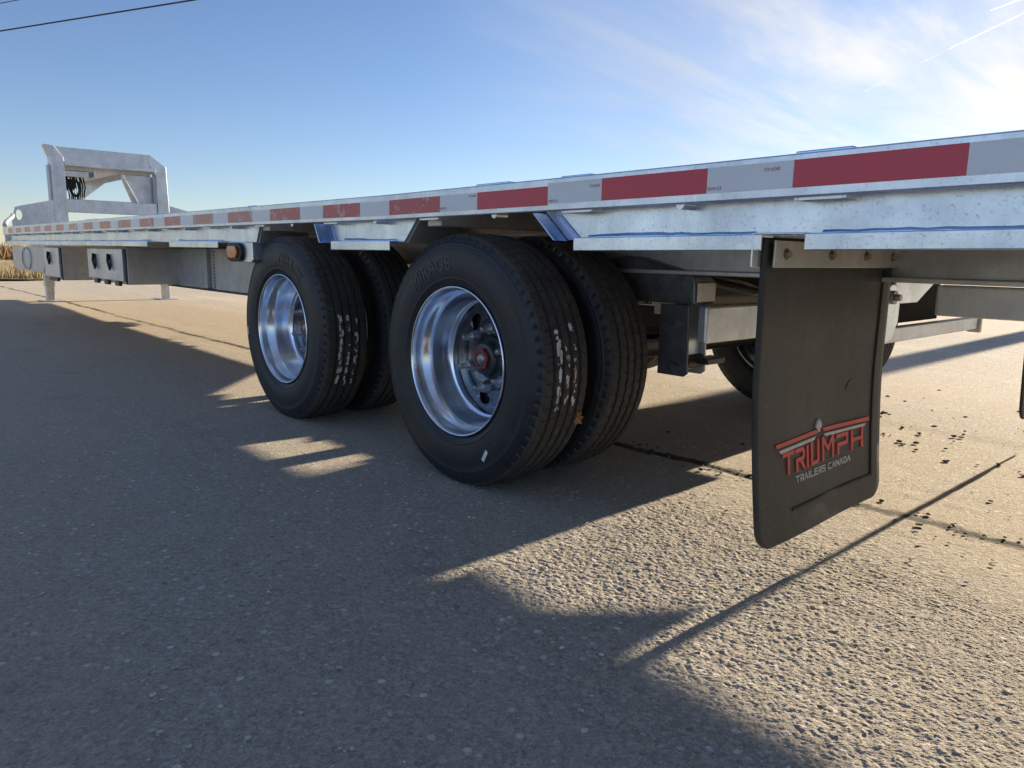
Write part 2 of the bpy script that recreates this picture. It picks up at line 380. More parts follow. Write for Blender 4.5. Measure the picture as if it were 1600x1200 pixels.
# dry verge and field beyond the end of the gravel
mb = MB(); pts = []
n = 60
def edge_x(y): return -19.2+.6*math.sin(y*.7)+.35*math.sin(y*2.3+1)-.012*(y-3)**2*0
rows = [0, .5, 1.5, 4, 10, 30, 90, 300, 2400]
ysv = [-300, -100, -40, -20]+[-12+.5*i for i in range(60)]+[20, 40, 90, 200, 600]
for r_ in rows:
    for y in ysv: pts.append((edge_x(y)-r_, y, .03+.02*math.sin(y+r_)+(.10 if r_ > 1 else 0)*(r_ < 2000)))
k = len(ysv); mb.add(pts, [(i*k+j, i*k+j+1, (i+1)*k+j+1, (i+1)*k+j) for i in range(len(rows)-1) for j in range(k-1)], True)
t = NT('dry_field'); t.set(color=t.ramp(t.noise(3, 8, .7), [(.3, (.24,.19,.10)), (.7, (.44,.36,.20))]), rough=.95); t.bump(t.noise(20, 5), .8, .05)
tag(mb.build('field', t.m), None, kind='structure')
def blades(name, mat, spots, hmin, hmax, wid, label, cat):
    vs = []; fs = []
    for (x, y, z) in spots:
        hgt = random.uniform(hmin, hmax); a = random.uniform(0, 2*PI); ln = random.uniform(.1, .6)*hgt; b = random.uniform(0, 2*PI)
        ca, sa = math.cos(a)*wid, math.sin(a)*wid; lx, ly = math.cos(b)*ln, math.sin(b)*ln; o = len(vs)
        vs += [(x-ca, y-sa, z), (x+ca, y+sa, z), (x+lx*.4+ca*.6, y+ly*.4+sa*.6, z+hgt*.6), (x+lx*.4-ca*.6, y+ly*.4-sa*.6, z+hgt*.6), (x+lx, y+ly, z+hgt)]
        fs += [(o, o+1, o+2, o+3), (o+3, o+2, o+4)]
    m = bpy.data.meshes.new(name); m.from_pydata(vs, [], fs); m.materials.append(mat)
    o = bpy.data.objects.new(name, m); C.objects.link(o); tag(o, label, cat, kind='stuff'); return o
sp1 = []
while len(sp1) < 16000:
    y = random.uniform(-1, 8.5); x = edge_x(y)-random.expovariate(1/5.0)
    if math.sin(x*2.1+1.3*math.sin(y*1.7))*math.sin(y*2.9+x*.6) > random.uniform(-1.1, .8): sp1.append((x, y, .05))
blades('dry_grass', M_STRAW, sp1, .05, .22, .008, 'short straw coloured dry grass along the edge of the road', 'grass')
sp2 = [(-38-random.expovariate(1/6.0), random.uniform(-1, 16), .05) for _ in range(7000)]
blades('dry_brush', M_BRUSH, sp2, .35, .95, .018, 'rust brown dry weeds standing in the far field', 'weeds')

# crumbs of dirt lying on the road
vs = []; fs = []
bmx = bmesh.new(); bmesh.ops.create_icosphere(bmx, subdivisions=1, radius=1); icv = [v.co.copy() for v in bmx.verts]; icf = [tuple(v.index for v in f.verts) for f in bmx.faces]; bmx.free()
def crumb(x, y, r):
    o = len(vs); a = random.uniform(0, 6)
    for p in icv:
        q = p*random.uniform(.45, 1.3)*r; vs.append((x+q.x*1.3*math.cos(a)-q.y*math.sin(a), y+q.x*1.3*math.sin(a)+q.y*math.cos(a), q.z*.45+r*.15))
    fs.extend(tuple(i+o for i in f) for f in icf)
for _ in range(75):
    crumb(random.gauss(-1.0, .26), random.gauss(3.25, .40), random.choice([.002, .003, .003, .004, .005, .007, .011]))
for _ in range(70):
    crumb(random.uniform(-1.9, .1), random.uniform(2.3, 4.6), random.choice([.003, .005, .007, .01]))
for _ in range(200):
    crumb(random.uniform(-5, .2), random.gauss(2.21, .05), random.choice([.003, .005, .008]))
m = bpy.data.meshes.new('dirt_crumbs'); m.from_pydata(vs, [], fs); m.materials.append(plain('dark_dirt', (.085,.070,.055), .95, 0, .3, 80))
o = bpy.data.objects.new('dirt_crumbs', m); C.objects.link(o); tag(o, 'dark crumbs of dirt scattered on the gravel behind the mud flap', 'dirt', kind='stuff')

vs = []; fs = []
for _ in range(900):
    y_ = .25+2.2*random.random()**1.4; crumb(random.uniform(-3.2, .25), y_, random.choice([.0018, .0022, .0028, .0035, .005]))
m = bpy.data.meshes.new('loose_gravel'); m.from_pydata(vs, [], fs); m.materials.append(plain('pale_gravel', (.44,.41,.37), .9, 0, .2, 90, var=.5))
o = bpy.data.objects.new('loose_gravel', m); C.objects.link(o); tag(o, 'small loose pale stones strewn over the road in front of the wheels', 'gravel', kind='stuff')

# ------------------------------------------------------------------ trailer
TR = bpy.data.objects.new('flatbed_trailer', None); C.objects.link(TR); TR.location = (0, 0, 0)
tag(TR, 'galvanised flatbed trailer with dual wheels and red and white reflective tape', 'trailer')
YN, YF = 1.332, 3.930           # outer faces of near and far rub rails
YC = (YN+YF)/2
def mir(y): return 2*YC-y
XF, XR = -9.32, 1.9
def sides():
    yield (lambda y: y), True
    yield mir, False

for my, isnear in sides():
    def yb(a, b): return (min(my(a), my(b)), max(my(a), my(b)))
    # rub rail with rolled top edge
    y0, y1 = my(YN), my(YN+.010)
    rail = MB().xprof([(y0,.8215),(y1,.8215),(y1,.900),(y0,.900)], XF, XR, .2).build('rub_rail', G_RAIL, TR, bevel=.003, camber=True)
    # channel web pieces with sloped cut-outs over the wheels
    def lin(xt, xb): return lambda z: xt+(xb-xt)*(.8215-z)/(.8215-.752)
    segs = [(lambda z: XF+.05, lin(-3.164,-3.205)), (lin(-2.576,-2.541), lin(-1.988,-2.058)), (lin(-1.400,-1.322), lambda z: XR)]
    wy0, wy1 = my(1.385), my(1.393)
    for f0, f1 in segs:
        mb = MB().xprof([(wy0,.752),(wy1,.752),(wy1,.895),(wy0,.895)], f0(.82), f1(.82), .2, f0, f1)
        mb.build('frame_channel', G_WEB, TR, bevel=.001, camber=True)
        mb = MB().xprof([(my(1.390),.893),(my(1.46),.893),(my(1.46),.899),(my(1.390),.899)], f0(.9), f1(.9), .3)
        mb.build('deck_flange', G_WEB, TR, camber=True)
    # end flanges and wheel-well plates at the slopes
    for (xt, xb, s_) in ((-3.164,-3.205,1), (-2.576,-2.541,-1), (-1.988,-2.058,1), (-1.400,-1.322,-1)):
        th = .007*s_
        if s_ < 0: poly_y = (my(1.338), my(1.386))
        else: poly_y = (my(1.3935), my(1.62))
        sl = (xb-xt)/(.8215-.748)
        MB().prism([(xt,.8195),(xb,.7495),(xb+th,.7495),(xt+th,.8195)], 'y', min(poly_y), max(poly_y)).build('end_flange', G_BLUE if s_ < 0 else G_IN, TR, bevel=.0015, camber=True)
        if s_ < 0:
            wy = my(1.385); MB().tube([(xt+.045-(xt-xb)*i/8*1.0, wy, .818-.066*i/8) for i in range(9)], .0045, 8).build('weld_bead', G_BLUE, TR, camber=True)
    # bottom angle in lengths
    for (a, b) in ((XF+.12,-4.587), (-4.203,-3.529), (-2.454,-2.071), (-1.258,-.760), (-.673,XR)) if isnear else ((XF+.12,-3.529), (-2.454,-2.071), (-1.258,XR)):
        zl = .7245 if isnear else .704
        mb = MB().xprof([(my(1.336),zl),(my(1.342),zl),(my(1.342),.7500),(my(1.384),.7500),(my(1.384),.7560),(my(1.336),.7560)], a, b, .2)
        mb.build('angle_iron', G_WEB, TR, bevel=.002, camber=True)
    # irregular weld beads on top of the angle
    for (a, b) in ((XF+.2,-4.65), (-4.18,-3.56), (-2.43,-2.09), (-1.25,-.79), (-.66,XR)):
        pth = []; rr = []; x = a
        while x < b:
            pth.append((x, my(1.3835), .7575+random.uniform(-.0008, .0012))); rr.append(.0050+.0040*max(0, math.sin(x*9+a)*math.sin(x*4.3))+random.uniform(0, .0012)); x += .03
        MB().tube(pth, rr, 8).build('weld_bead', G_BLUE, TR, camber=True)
    # stake pockets and pipe spools between rail and channel
    x = -.655; k = 0
    while x > XF+.1:
        if k % 2 == 0:
            for off in (-.048, .044): MB().box(x+off, x+off+.006, *yb(1.3425, 1.3848), .8165, .893).build('stake_pocket', G_RAIL, TR, camber=True)
            MB().box(x-.0415, x+.0435, *yb(1.3425, 1.3475), .8150, .888).build('stake_pocket', G_RAIL, TR, bevel=.001, camber=True)
        else:
            MB().tube([(x, my(1.3425), .822), (x, my(1.3848), .822)], .011, 12).build('pipe_spool', G_RAIL, TR, camber=True)
        x -= .302; k += 1
    # reflective tape
    if isnear:
        edges = [(-.702,-.414),(-1.168,-.887),(-1.619,-1.345),(-2.059,-1.791),(-2.495,-2.239),(-2.938,-2.675),(-3.373,-3.112),(-3.813,-3.548),(-4.240,-3.992)]
        x = -4.42
        while x-.255 > XF+.06: edges.append((x-.255, x)); x -= .433
        edges.insert(0, (-.235+.0, .05)); edges.insert(0, (.232, .515)); edges.insert(0, (.70, .98)); edges.insert(0, (1.16,1.44))
        prev = None
        zt0, zt1 = .8385, .8885
        for i, (a, b) in enumerate(edges):
            far = i-4
            red = T_RED if far < 3 else (random.choice([T_RED, T_REDW, T_REDW, T_PINK]))
            if far in (3, 4, 5): red = T_REDW
            zz0, zz1 = (zt0, zt1) if far < 2 else (zt0-.003, zt1-.007)
            if far > 8: zz0, zz1 = .836, .882
            MB().xbox(a+.0006, b-.0006, YN-.0012, YN+.001, zz0, zz1).build('reflective_tape', red, rail, camber=True)
            if i+1 < len(edges):
                a2 = edges[i+1][1]
                wt = MB().xbox(a2+.0006, a-.0006, YN-.0012, YN+.001, zz0, zz1).build('reflective_tape', T_WHITE, rail, camber=True)
    else:
        x = XR-.1
        while x-.28 > XF:
            MB().xbox(x-.28, x, YF-.001, YF+.0012, .8385, .8885).build('reflective_tape', T_RED, rail, camber=True)
            MB().xbox(x-.458, x-.281, YF-.001, YF+.0012, .8385, .8885).build('reflective_tape', T_WHITE, rail, camber=True); x -= .459

# tape print
def text_mesh(txt, size, extrude=.0004):
    cu = bpy.data.curves.new('text', 'FONT'); cu.body = txt; cu.size = size; cu.extrude = extrude; cu.align_x = 'CENTER'; cu.align_y = 'CENTER'; cu.resolution_u = 3
    o = bpy.data.objects.new('text', cu); C.objects.link(o)
    dg = bpy.context.evaluated_depsgraph_get(); me = bpy.data.meshes.new_from_object(o.evaluated_get(dg))
    bpy.data.objects.remove(o); return me
tm = text_mesh('DOT-C2', .0085, .0002); tm.materials.append(M_PRINT)
railn = [o for o in TR.children if o.name.startswith('rub_rail')][0]
for (x, z, flip) in ((-.318,.865,1), (-.745,.884,1), (-.868,.854,0), (-1.190,.878,1), (-1.325,.848,0), (-1.640,.875,1), (-1.775,.845,0)):
    o = bpy.data.objects.new('tape_print', tm); C.objects.link(o); o.parent = railn
    o.location = (x, YN-.0018, z); o.rotation_euler = (R(90), PI if flip else 0, 0) if flip else (R(90), 0, 0)

# deck: planks, raised edge plates, cross members, main beams
nb = 9; pw = (mir(1.47)-1.47)/nb
for i in range(nb):
    MB().xbox(XF+.05, XR, 1.47+i*pw+.004, 1.47+(i+1)*pw-.004, .866, .898, .4).build('deck_plank', M_WOOD, TR, camber=True)
for my, isnear in sides():
    for (a, b, hh) in ((-.733,-.625,.011), (-1.36,-1.262,.010), (-1.993,-1.64,.006), (-1.70,-1.56,.011), (-2.9,-2.6,.005), (-3.30,-3.23,.009), (-3.52,-3.41,.007), (-4.6,-4.3,.008), (-5.4,-5.1,.007), (-6.2,-5.9,.01), (-7.3,-7.1,.01), (-.1,.05,.011), (.6,.72,.011)):
        y0, y1 = sorted((my(1.392), my(1.455)))
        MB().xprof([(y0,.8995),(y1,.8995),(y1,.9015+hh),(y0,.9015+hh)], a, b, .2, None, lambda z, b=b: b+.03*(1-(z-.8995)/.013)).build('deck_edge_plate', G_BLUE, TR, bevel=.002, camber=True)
x = XR-.15
while x > XF:
    MB().box(x-.035, x+.035, 1.398, mir(1.398), .800, .864).build('cross_member', G_IN, TR, bevel=.003, camber=True); x -= .61
for my, isnear in sides():
    a, b = my(1.94), my(2.08); mdl = (a+b)/2
    pr = [(a,.665),(b,.665),(b,.677),(mdl+.005,.677),(mdl+.005,.786),(b,.786),(b,.798),(a,.798),(a,.786),(mdl-.005,.786),(mdl-.005,.677),(a,.677)]
    MB().xprof(pr, -12.0, XR, .3).build('main_beam', G_IN, TR, bevel=.002)
# front end of the deck
MB().box(XF-.03, XF+.0, 1.345, mir(1.345), .735, .898).build('end_rail', G_RAIL, TR, bevel=.004, camber=True)
for my, isnear in sides():
    MB().tube([(XF-.05, my(1.36), .93), (XF-.20, my(1.40), .97), (XF-.5, my(1.5), 1.03), (XF-.85, my(1.56), 1.06)], .022, 10).build('grab_tube', G_IN, TR)
    y0, y1 = sorted((my(1.80), my(1.815)))
    pl = MB().prism([(-12.0,.71),(-12.0,.50),(-11.9,.42),(-10.1,.42),(-10.0,.50),(-10.0,.71)], 'y', y0, y1).build('nose_plate', G_IN, TR, bevel=.003)
    yo = my(1.79); MB().tube([(-11.0+.28*math.cos(a), yo, .57+.13*math.sin(a)) for a in [2*PI*i/24 for i in range(25)]], .006, 8).build('nose_ring', G_IN, TR)
MB().box(-12.0, XF-.03, 1.9, mir(1.9), .80, .90).build('nose_deck', G_IN, TR, bevel=.004)

# gooseneck frame standing across the nose
GX0, GX1 = -10.20, -10.36
for my, isnear in sides():
    yy = lambda a: my(a)
    post = [(1.985,.90),(1.985,1.755),(1.935,1.885),(2.032,1.873),(2.125,1.742),(2.125,.90)]
    if not isnear: post = [(1.985,.90),(2.0,1.735),(2.175,1.868),(2.21,1.86),(2.20,1.745),(2.125,1.62),(2.125,.90)]
    MB().prism([(yy(a), b) for a, b in post], 'x', GX1, GX0).build('gooseneck_post', G_GOOSE, TR, bevel=.006)
    # gusset beside the post with a D-shaped opening
    def arc(n=10): return [(1.600+.06*math.cos(a), 1.070+.058*math.sin(a)) for a in [R(80-160*i/(n-1)) for i in range(n)]]
    mb = MB(); holep = [(1.598,1.012),(1.604,1.125)]+arc()
    outer = [(1.555,.93),(1.556,1.02),(1.595,1.155),(1.63,1.168),(1.984,1.258),(1.984,.93)]
    # plate as a fan of strips around the opening
    cpt = (1.625,1.07)
    def polar(poly, a):
        d = Vector((math.cos(a), math.sin(a))); best = 0
        for i in range(len(poly)):
            p, q = Vector(poly[i]), Vector(poly[(i+1) % len(poly)]); e = q-p; den = d.x*e.y-d.y*e.x
            if abs(den) < 1e-9: continue
            w_ = p-Vector(cpt); t_ = (w_.x*e.y-w_.y*e.x)/den; u_ = (w_.x*d.y-w_.y*d.x)/den
            if t_ > 0 and -1e-6 <= u_ <= 1+1e-6: best = max(best, t_)
        return (cpt[0]+d.x*best, cpt[1]+d.y*best)
    angs = sorted([2*PI*i/48 for i in range(48)]+[math.atan2(q[1]-cpt[1], q[0]-cpt[0]) % (2*PI) for q in outer])
    k = len(angs); vs_ = []
    for xx in (GX0-.005, GX0-.017):
        for a in angs: 
            p = polar(outer, a); vs_.append((xx, yy(p[0]), p[1]))
        for a in angs:
            p = (cpt[0]+.035*math.cos(a)*(1 if math.cos(a) > 0 else .8), cpt[1]+.058*math.sin(a)); vs_.append((xx, yy(p[0]), p[1]))
    fs_ = []
    for j in range(k):
        j2 = (j+1) % k
        fs_ += [(j, j2, k+j2, k+j), (2*k+j, 3*k+j, 3*k+j2, 2*k+j2), (j, 2*k+j, 2*k+j2, j2), (k+j, k+j2, 3*k+j2, 3*k+j)]
    mb.add(vs_, fs_); mb.build('gooseneck_gusset', G_GOOSE, TR)
a, b = 2.03, mir(2.10)
MB().prism([(2.128,1.665),(2.128,1.742),(2.036,1.868),(mir(2.20),1.868),(mir(2.128),1.75),(mir(2.128),1.665)], 'x', GX1-.02, GX0-.012).build('gooseneck_beam', G_GOOSE, TR, bevel=.008)
MB().box(GX0-.012, GX0+.004, 2.126, mir(2.126), 1.662, 1.708).build('beam_lip', G_GOOSE, TR, bevel=.003)
MB().box(GX1, GX0-.02, 2.128, mir(2.128), 1.127, 1.279).build('gooseneck_cross_bar', G_GOOSE, TR, bevel=.006)
for my, isnear in sides():
    y0, y1 = sorted((my(2.47), my(2.485)))
    MB().prism([(-10.37,1.655),(-12.4,1.655),(-12.6,1.50),(-12.6,1.40),(-12.3,1.42),(-11.2,1.56),(-10.37,1.56)], 'y', y0, y1).build('neck_plate', G_GOOSE, TR)
MB().prism([(-10.382,2.13),(-10.382,mir(2.13)),(-10.9,mir(2.2)),(-12.5,mir(2.48)),(-12.5,2.48),(-10.9,2.2)], 'z', 1.625, 1.672).build('neck_deck_plate', G_IN, TR, bevel=.004)
MB().prism([(2.80,1.624),(3.24,1.624),(3.24,1.27),(2.965,1.27)], 'x', -10.42, -10.40).build('corner_brace', G_GOOSE, TR, bevel=.003)
MB().prism([(2.775,1.624),(2.80,1.624),(2.965,1.27),(2.905,1.27)], 'x', -10.46, -10.38).build('brace_edge', G_IN, TR, bevel=.003)
MB().box(-10.36, -10.24, 1.965, 1.983, 1.25, 1.66).build('post_wing', G_IN, TR)
cp = MB().box(-10.9, -10.40, 2.135, 2.42, 1.55, 1.623).build('coupler_beam', G_GOOSE, TR, bevel=.006)
MB().prism([(-10.50,1.42),(-10.50,1.53),(-10.60,1.53),(-10.60,1.40)], 'y', 2.20, 2.29).build('winch', M_BLACK, TR, bevel=.01)
MB().tube([(-10.44, 2.27+.055*math.cos(a), 1.42+.09*math.sin(a)) for a in [2*PI*i/16 for i in range(17)]], .016, 8).build('winch_ring', M_BLACK, TR)
for k in range(9):
    p = [Vector((-10.42-.1*random.random(), 2.18+.022*k+.02*random.random(), 1.55)), Vector((-10.40, 2.17+.025*k, 1.44)), Vector((-10.40-.06*random.random(), 2.2+.02*k, 1.34)), Vector((-10.42, 2.20+.02*k, 1.25))]
    MB().tube(p, .009, 6).build('neck_hose', M_HOSE, TR)

# tool boxes, side skirt, jacks
def toolbox(my, x0, x1, z0, z1, latches):
    y0, y1 = sorted((my(1.47), my(1.93))); bxo = MB().box(x0, x1, y0, y1, z0, z1).build('tool_box', G_BOX, TR, bevel=.004)
    d0, d1 = sorted((my(1.448), my(1.468)))
    MB().box(x0+.01, x1-.035, d0, d1, z0+.02, z1-.01).build('box_door', G_GOOSE, bxo, bevel=.004)
    MB().box(x1-.028, x1-.006, *sorted((my(1.462), my(1.4695))), z0+.002, z1-.012).build('door_seal', M_BLACK, bxo)
    for lx in latches:
        yo = my(1.440); y2 = my(1.447)
        MB().prism([(lx+.016*math.cos(a), z1-.10+.050*math.sin(a)) for a in [2*PI*i/14 for i in range(14)]], 'y', min(yo, y2), max(yo, y2)).build('latch', M_BLACK, bxo)
        MB().tube([(lx-.01, my(1.436), z1-.05), (lx+.006, my(1.428), z1-.10), (lx+.03, my(1.434), z1-.16)], .009, 6).build('latch_handle', M_BLACK, bxo)
    for k in range(3):
        hx = x0+.2+(x1-x0-.4)*k/2; MB().box(hx-.05, hx+.05, *sorted((my(1.45), my(1.47))), z0-.014, z0+.016).build('hinge', M_BLACK, bxo)
for my, isnear in sides():
    toolbox(my, -8.06, -7.42, .430, .722, (-7.8,))
    toolbox(my, -6.46, -5.50, .470, .722, (-6.22, -5.82))
    ys0 = my(1.80) if isnear else my(1.45)
    ys1 = my(1.94)
    y0, y1 = sorted((ys0, ys1))
    xe = -4.0
    if isnear:
        for (a, b) in ((-5.70,-4.96), (-4.80,-4.28), (-4.275,-3.7)):
            MB().box(a, b, y0, y1, .462, .722).build('skirt_panel', G_BOX, TR, bevel=.003)
        MB().box(-4.955, -4.805, y0+.025, y1, .462, .722).build('skirt_post', G_IN, TR, bevel=.003)
        for px in (-5.655, -4.815):
            for k in range(12): MB().tube([(px, y0-.006, .475+.02*k), (px, y0-.006, .488+.02*k)], .006, 8).build('hinge_knuckle', M_STUD, TR)
        MB().xbox(-5.70, -3.7, y0-.012, y0+.05, .452, .4605).build('skirt_lip', M_BLACK, TR)
    else:
        MB().prism([(-11.0,.722),(-11.0,.455),(-4.35,.470),(-3.52,.65),(-3.42,.722)], 'y', y0+.1, y1).build('skirt_panel', G_BOX, TR, bevel=.003)
    # jacks
    jx, jy = (-11.43, 2.09) if isnear else (-11.22, 3.48)
    jk = MB().box(jx-.06, jx+.06, jy-.055, jy+.055, .20, .86).build('landing_leg', G_IN, TR, bevel=.006)
    MB().box(jx-.05, jx+.05, jy-.045, jy+.045, .02, .21).build('telescoping_leg', G_IN, jk, bevel=.004)
    MB().box(jx-.15, jx+.15, jy-.12, jy+.12, -.005, .016).build('foot_plate', G_IN, jk, bevel=.004)

MB().prism([(-3.75,.74),(-3.70,.61),(-3.50,.632),(-3.2,.665),(-2.8,.690),(-1.95,.690),(-1.25,.722),(-1.22,.835),(-3.72,.835)], 'y', mir(1.378), mir(1.372)).build('shadow_valance', G_IN, TR)  # unseen far-side plate, added to trim the light falling between the wheels
MB().box(-1.475, -1.290, 3.338, 3.346, .30, .70).build('light_stop_plate', M_BLACK, TR)  # unseen far plate, added to block stray lit streaks on the ground
# marker lamp
br = MB().prism([(-3.47,.752),(-3.47,.662),(-3.215,.662),(-3.20,.672),(-3.20,.752)], 'y', 1.362, 1.45).build('marker_lamp', G_WEB, TR, bevel=.004)
def oblong(hx, hz, n=10):
    r = hz; c = hx-hz; return [(c+r*math.cos(a), r*math.sin(a)) for a in [R(-90+180*i/n) for i in range(n+1)]]+[(-c+r*math.cos(a), r*math.sin(a)) for a in [R(90+180*i/n) for i in range(n+1)]]
lx, lz = -3.372, .707
MB().prism([(lx+a, lz+b) for a, b in oblong(.088, .041)], 'y', 1.346, 1.3615).build('rubber_grommet', M_HOSE, br, bevel=.004)
MB().prism([(lx+a, lz+b) for a, b in oblong(.056, .029)], 'y', 1.336, 1.3465).build('amber_lens', M_AMBER, br, bevel=.005, seg=3)

# suspension and frame details behind the rear tyres
def suspension(my, isnear):
    yb = lambda a, b: tuple(sorted((my(a), my(b))))
    MB().prism([(-1.96,.664),(-1.60,.72),(-1.545,.716),(-1.333,.664),(-1.318,.645),(-1.316,.574),(-1.96,.574)], 'y', *yb(1.95, 2.06)).build('spring_gusset', M_DARKGALV if isnear else G_IN, TR, bevel=.008)
    MB().box(-1.3155, -1.3105, *yb(1.956, 2.052), .582, .640).build('gusset_cap', G_IN, TR, bevel=.002)
    for (a, b) in ((1.95, 1.958), (2.045, 2.053)):
        MB().prism([(-1.445,.572),(-1.338,.572),(-1.330,.358),(-1.345,.346),(-1.445,.346)], 'y', *yb(a, b)).build('hanger_plate', M_DARKGALV if (isnear and a < 2) else G_IN, TR, bevel=.002)
    MB().box(-1.372, -1.352, *yb(1.9585, 2.0445), .400, .572).build('hanger_web', G_GOOSE, TR, bevel=.002)
    MB().tube([(-1.372, my(1.935), .372), (-1.372, my(2.075), .372)], .013, 10).build('hanger_bolt', M_STUD, TR)
    MB().tube([(-1.35, my(1.96), .392), (-1.35, my(2.043), .392)], .022, 10).build('bushing', M_HOSE, TR)
    MB().box(-1.348, -1.29, *yb(2.0, 2.10), .385, .405).build('spring_end', M_BLACK, TR, bevel=.004)
    # middle hanger with equaliser, leaf springs and axle seats
    MB().box(-2.425, -2.305, *yb(1.955, 2.045), .42, .662).build('equaliser_hanger', G_IN, TR, bevel=.006)
    for (xc, x0_, x1_) in ((-1.809,-2.20,-1.38), (-3.018,-3.45,-2.53)):
        for k in range(4):
            hw = (x1_-x0_)/2*(1-.17*k); zc_ = .455-.014*k
            MB().prism([(xc-hw,zc_+.012),(xc-hw*.5,zc_-.012),(xc,zc_-.020),(xc+hw*.5,zc_-.012),(xc+hw,zc_+.012),(xc+hw,zc_+.024),(xc+hw*.5,zc_),(xc,zc_-.008),(xc-hw*.5,zc_),(xc-hw,zc_+.024)], 'y', *yb(1.97, 2.035)).build('leaf_spring', M_BLACK, TR)
    MB().prism([(-2.64,.38),(-2.50,.30),(-2.22,.30),(-2.08,.38),(-2.08,.462),(-2.64,.462)], 'y', *yb(1.965, 2.04)).build('equaliser', M_BLACK, TR, bevel=.006)
    MB().prism([(-3.55,.664),(-3.55,.40),(-3.44,.40),(-3.36,.664)], 'y', *yb(1.955, 2.05)).build('spring_hanger', G_IN, TR, bevel=.006)
for my, isnear in sides(): suspension(my, isnear)
MB().box(-1.3275, -1.292, 1.985, mir(1.985), .452, .570).build('hanger_cross_tube', G_GOOSE, TR, bevel=.008)
for xa in (-1.809, -3.018):
    MB().tube([(xa, 1.70, .385), (xa, mir(1.70), .385)], .062, 20).build('axle', M_BLACK, TR)
ct = MB().box(-.838, -.812, 2.10, 2.90, .492, .5345).build('support_tube', G_GOOSE, TR, bevel=.004)
MB().box(-.846, -.804, 2.9025, 2.92, .480, .5405).build('tube_end_plate', G_IN, ct, bevel=.003)
MB().box(-.872, -.858, 2.10, 2.64, .536, .662).build('cross_plate', M_MATTE, TR, bevel=.003)
MB().prism([(2.20,.664),(2.525,.664),(2.375,.598),(2.24,.598)], 'x', -.84, -.83).build('gusset_plate', G_WEB, TR, bevel=.002)
st = MB().prism([(2.085+.052*math.cos(a), .612+.046*math.sin(a)) for a in [R(180-180*i/12) for i in range(13)]]+[(2.137,.555),(2.105,.508),(2.075,.502),(2.033,.502)], 'x', -.80, -.79).build('tie_strap', G_WEB, TR, bevel=.003)
MB().tube([(-.791,2.080,.622),(-.781,2.080,.622)], .018, 16).build('strap_washer', M_STUD, st)
MB().tube([(-.782,2.080,.622),(-.768,2.080,.622)], .010, 6).build('strap_bolt', M_STUD, st)
MB().box(-.675, XR, 2.05, 2.10, .583, .660).build('ramp_channel', G_BOX, TR, bevel=.006)
MB().prism([(-1.12,.724),(-1.085,.714),(-.808,.634),(-.798,.640),(-.798,.724)], 'y', mir(1.43), mir(1.41)).build('shadow_plate', G_IN, TR)  # added far-side blocker, cut to cast the triangular ground shadow
for k in range(6):
    yy_ = 2.15+.09*k+random.uniform(-.02, .02)
    MB().tube([(-1.45-.05*k, yy_, .66), (-1.40, yy_+.04, .625+.01*math.sin(k)), (-1.30+.05*math.sin(k*2), yy_+.12, .60), (-1.10, yy_+.2, .63+.01*k)], .0065, 6).build('air_hose', M_HOSE if k % 2 else M_STUD, TR)
for k in range(5):
    y_ = 2.12+.05*k
    MB().tube([(-1.20, y_, .665), (-1.18, y_+.02, .63), (-1.17+.02*math.sin(k*3), y_+.05+.02*k, .600), (-1.19, y_+.12, .585)], .004, 6).build('wiring', M_HOSE if k % 2 else M_STUD, TR)
MB().tube([(-1.55, 2.25, .60), (-1.55, 2.75, .60)], .07, 18).build('brake_chamber', M_BLACK, TR)

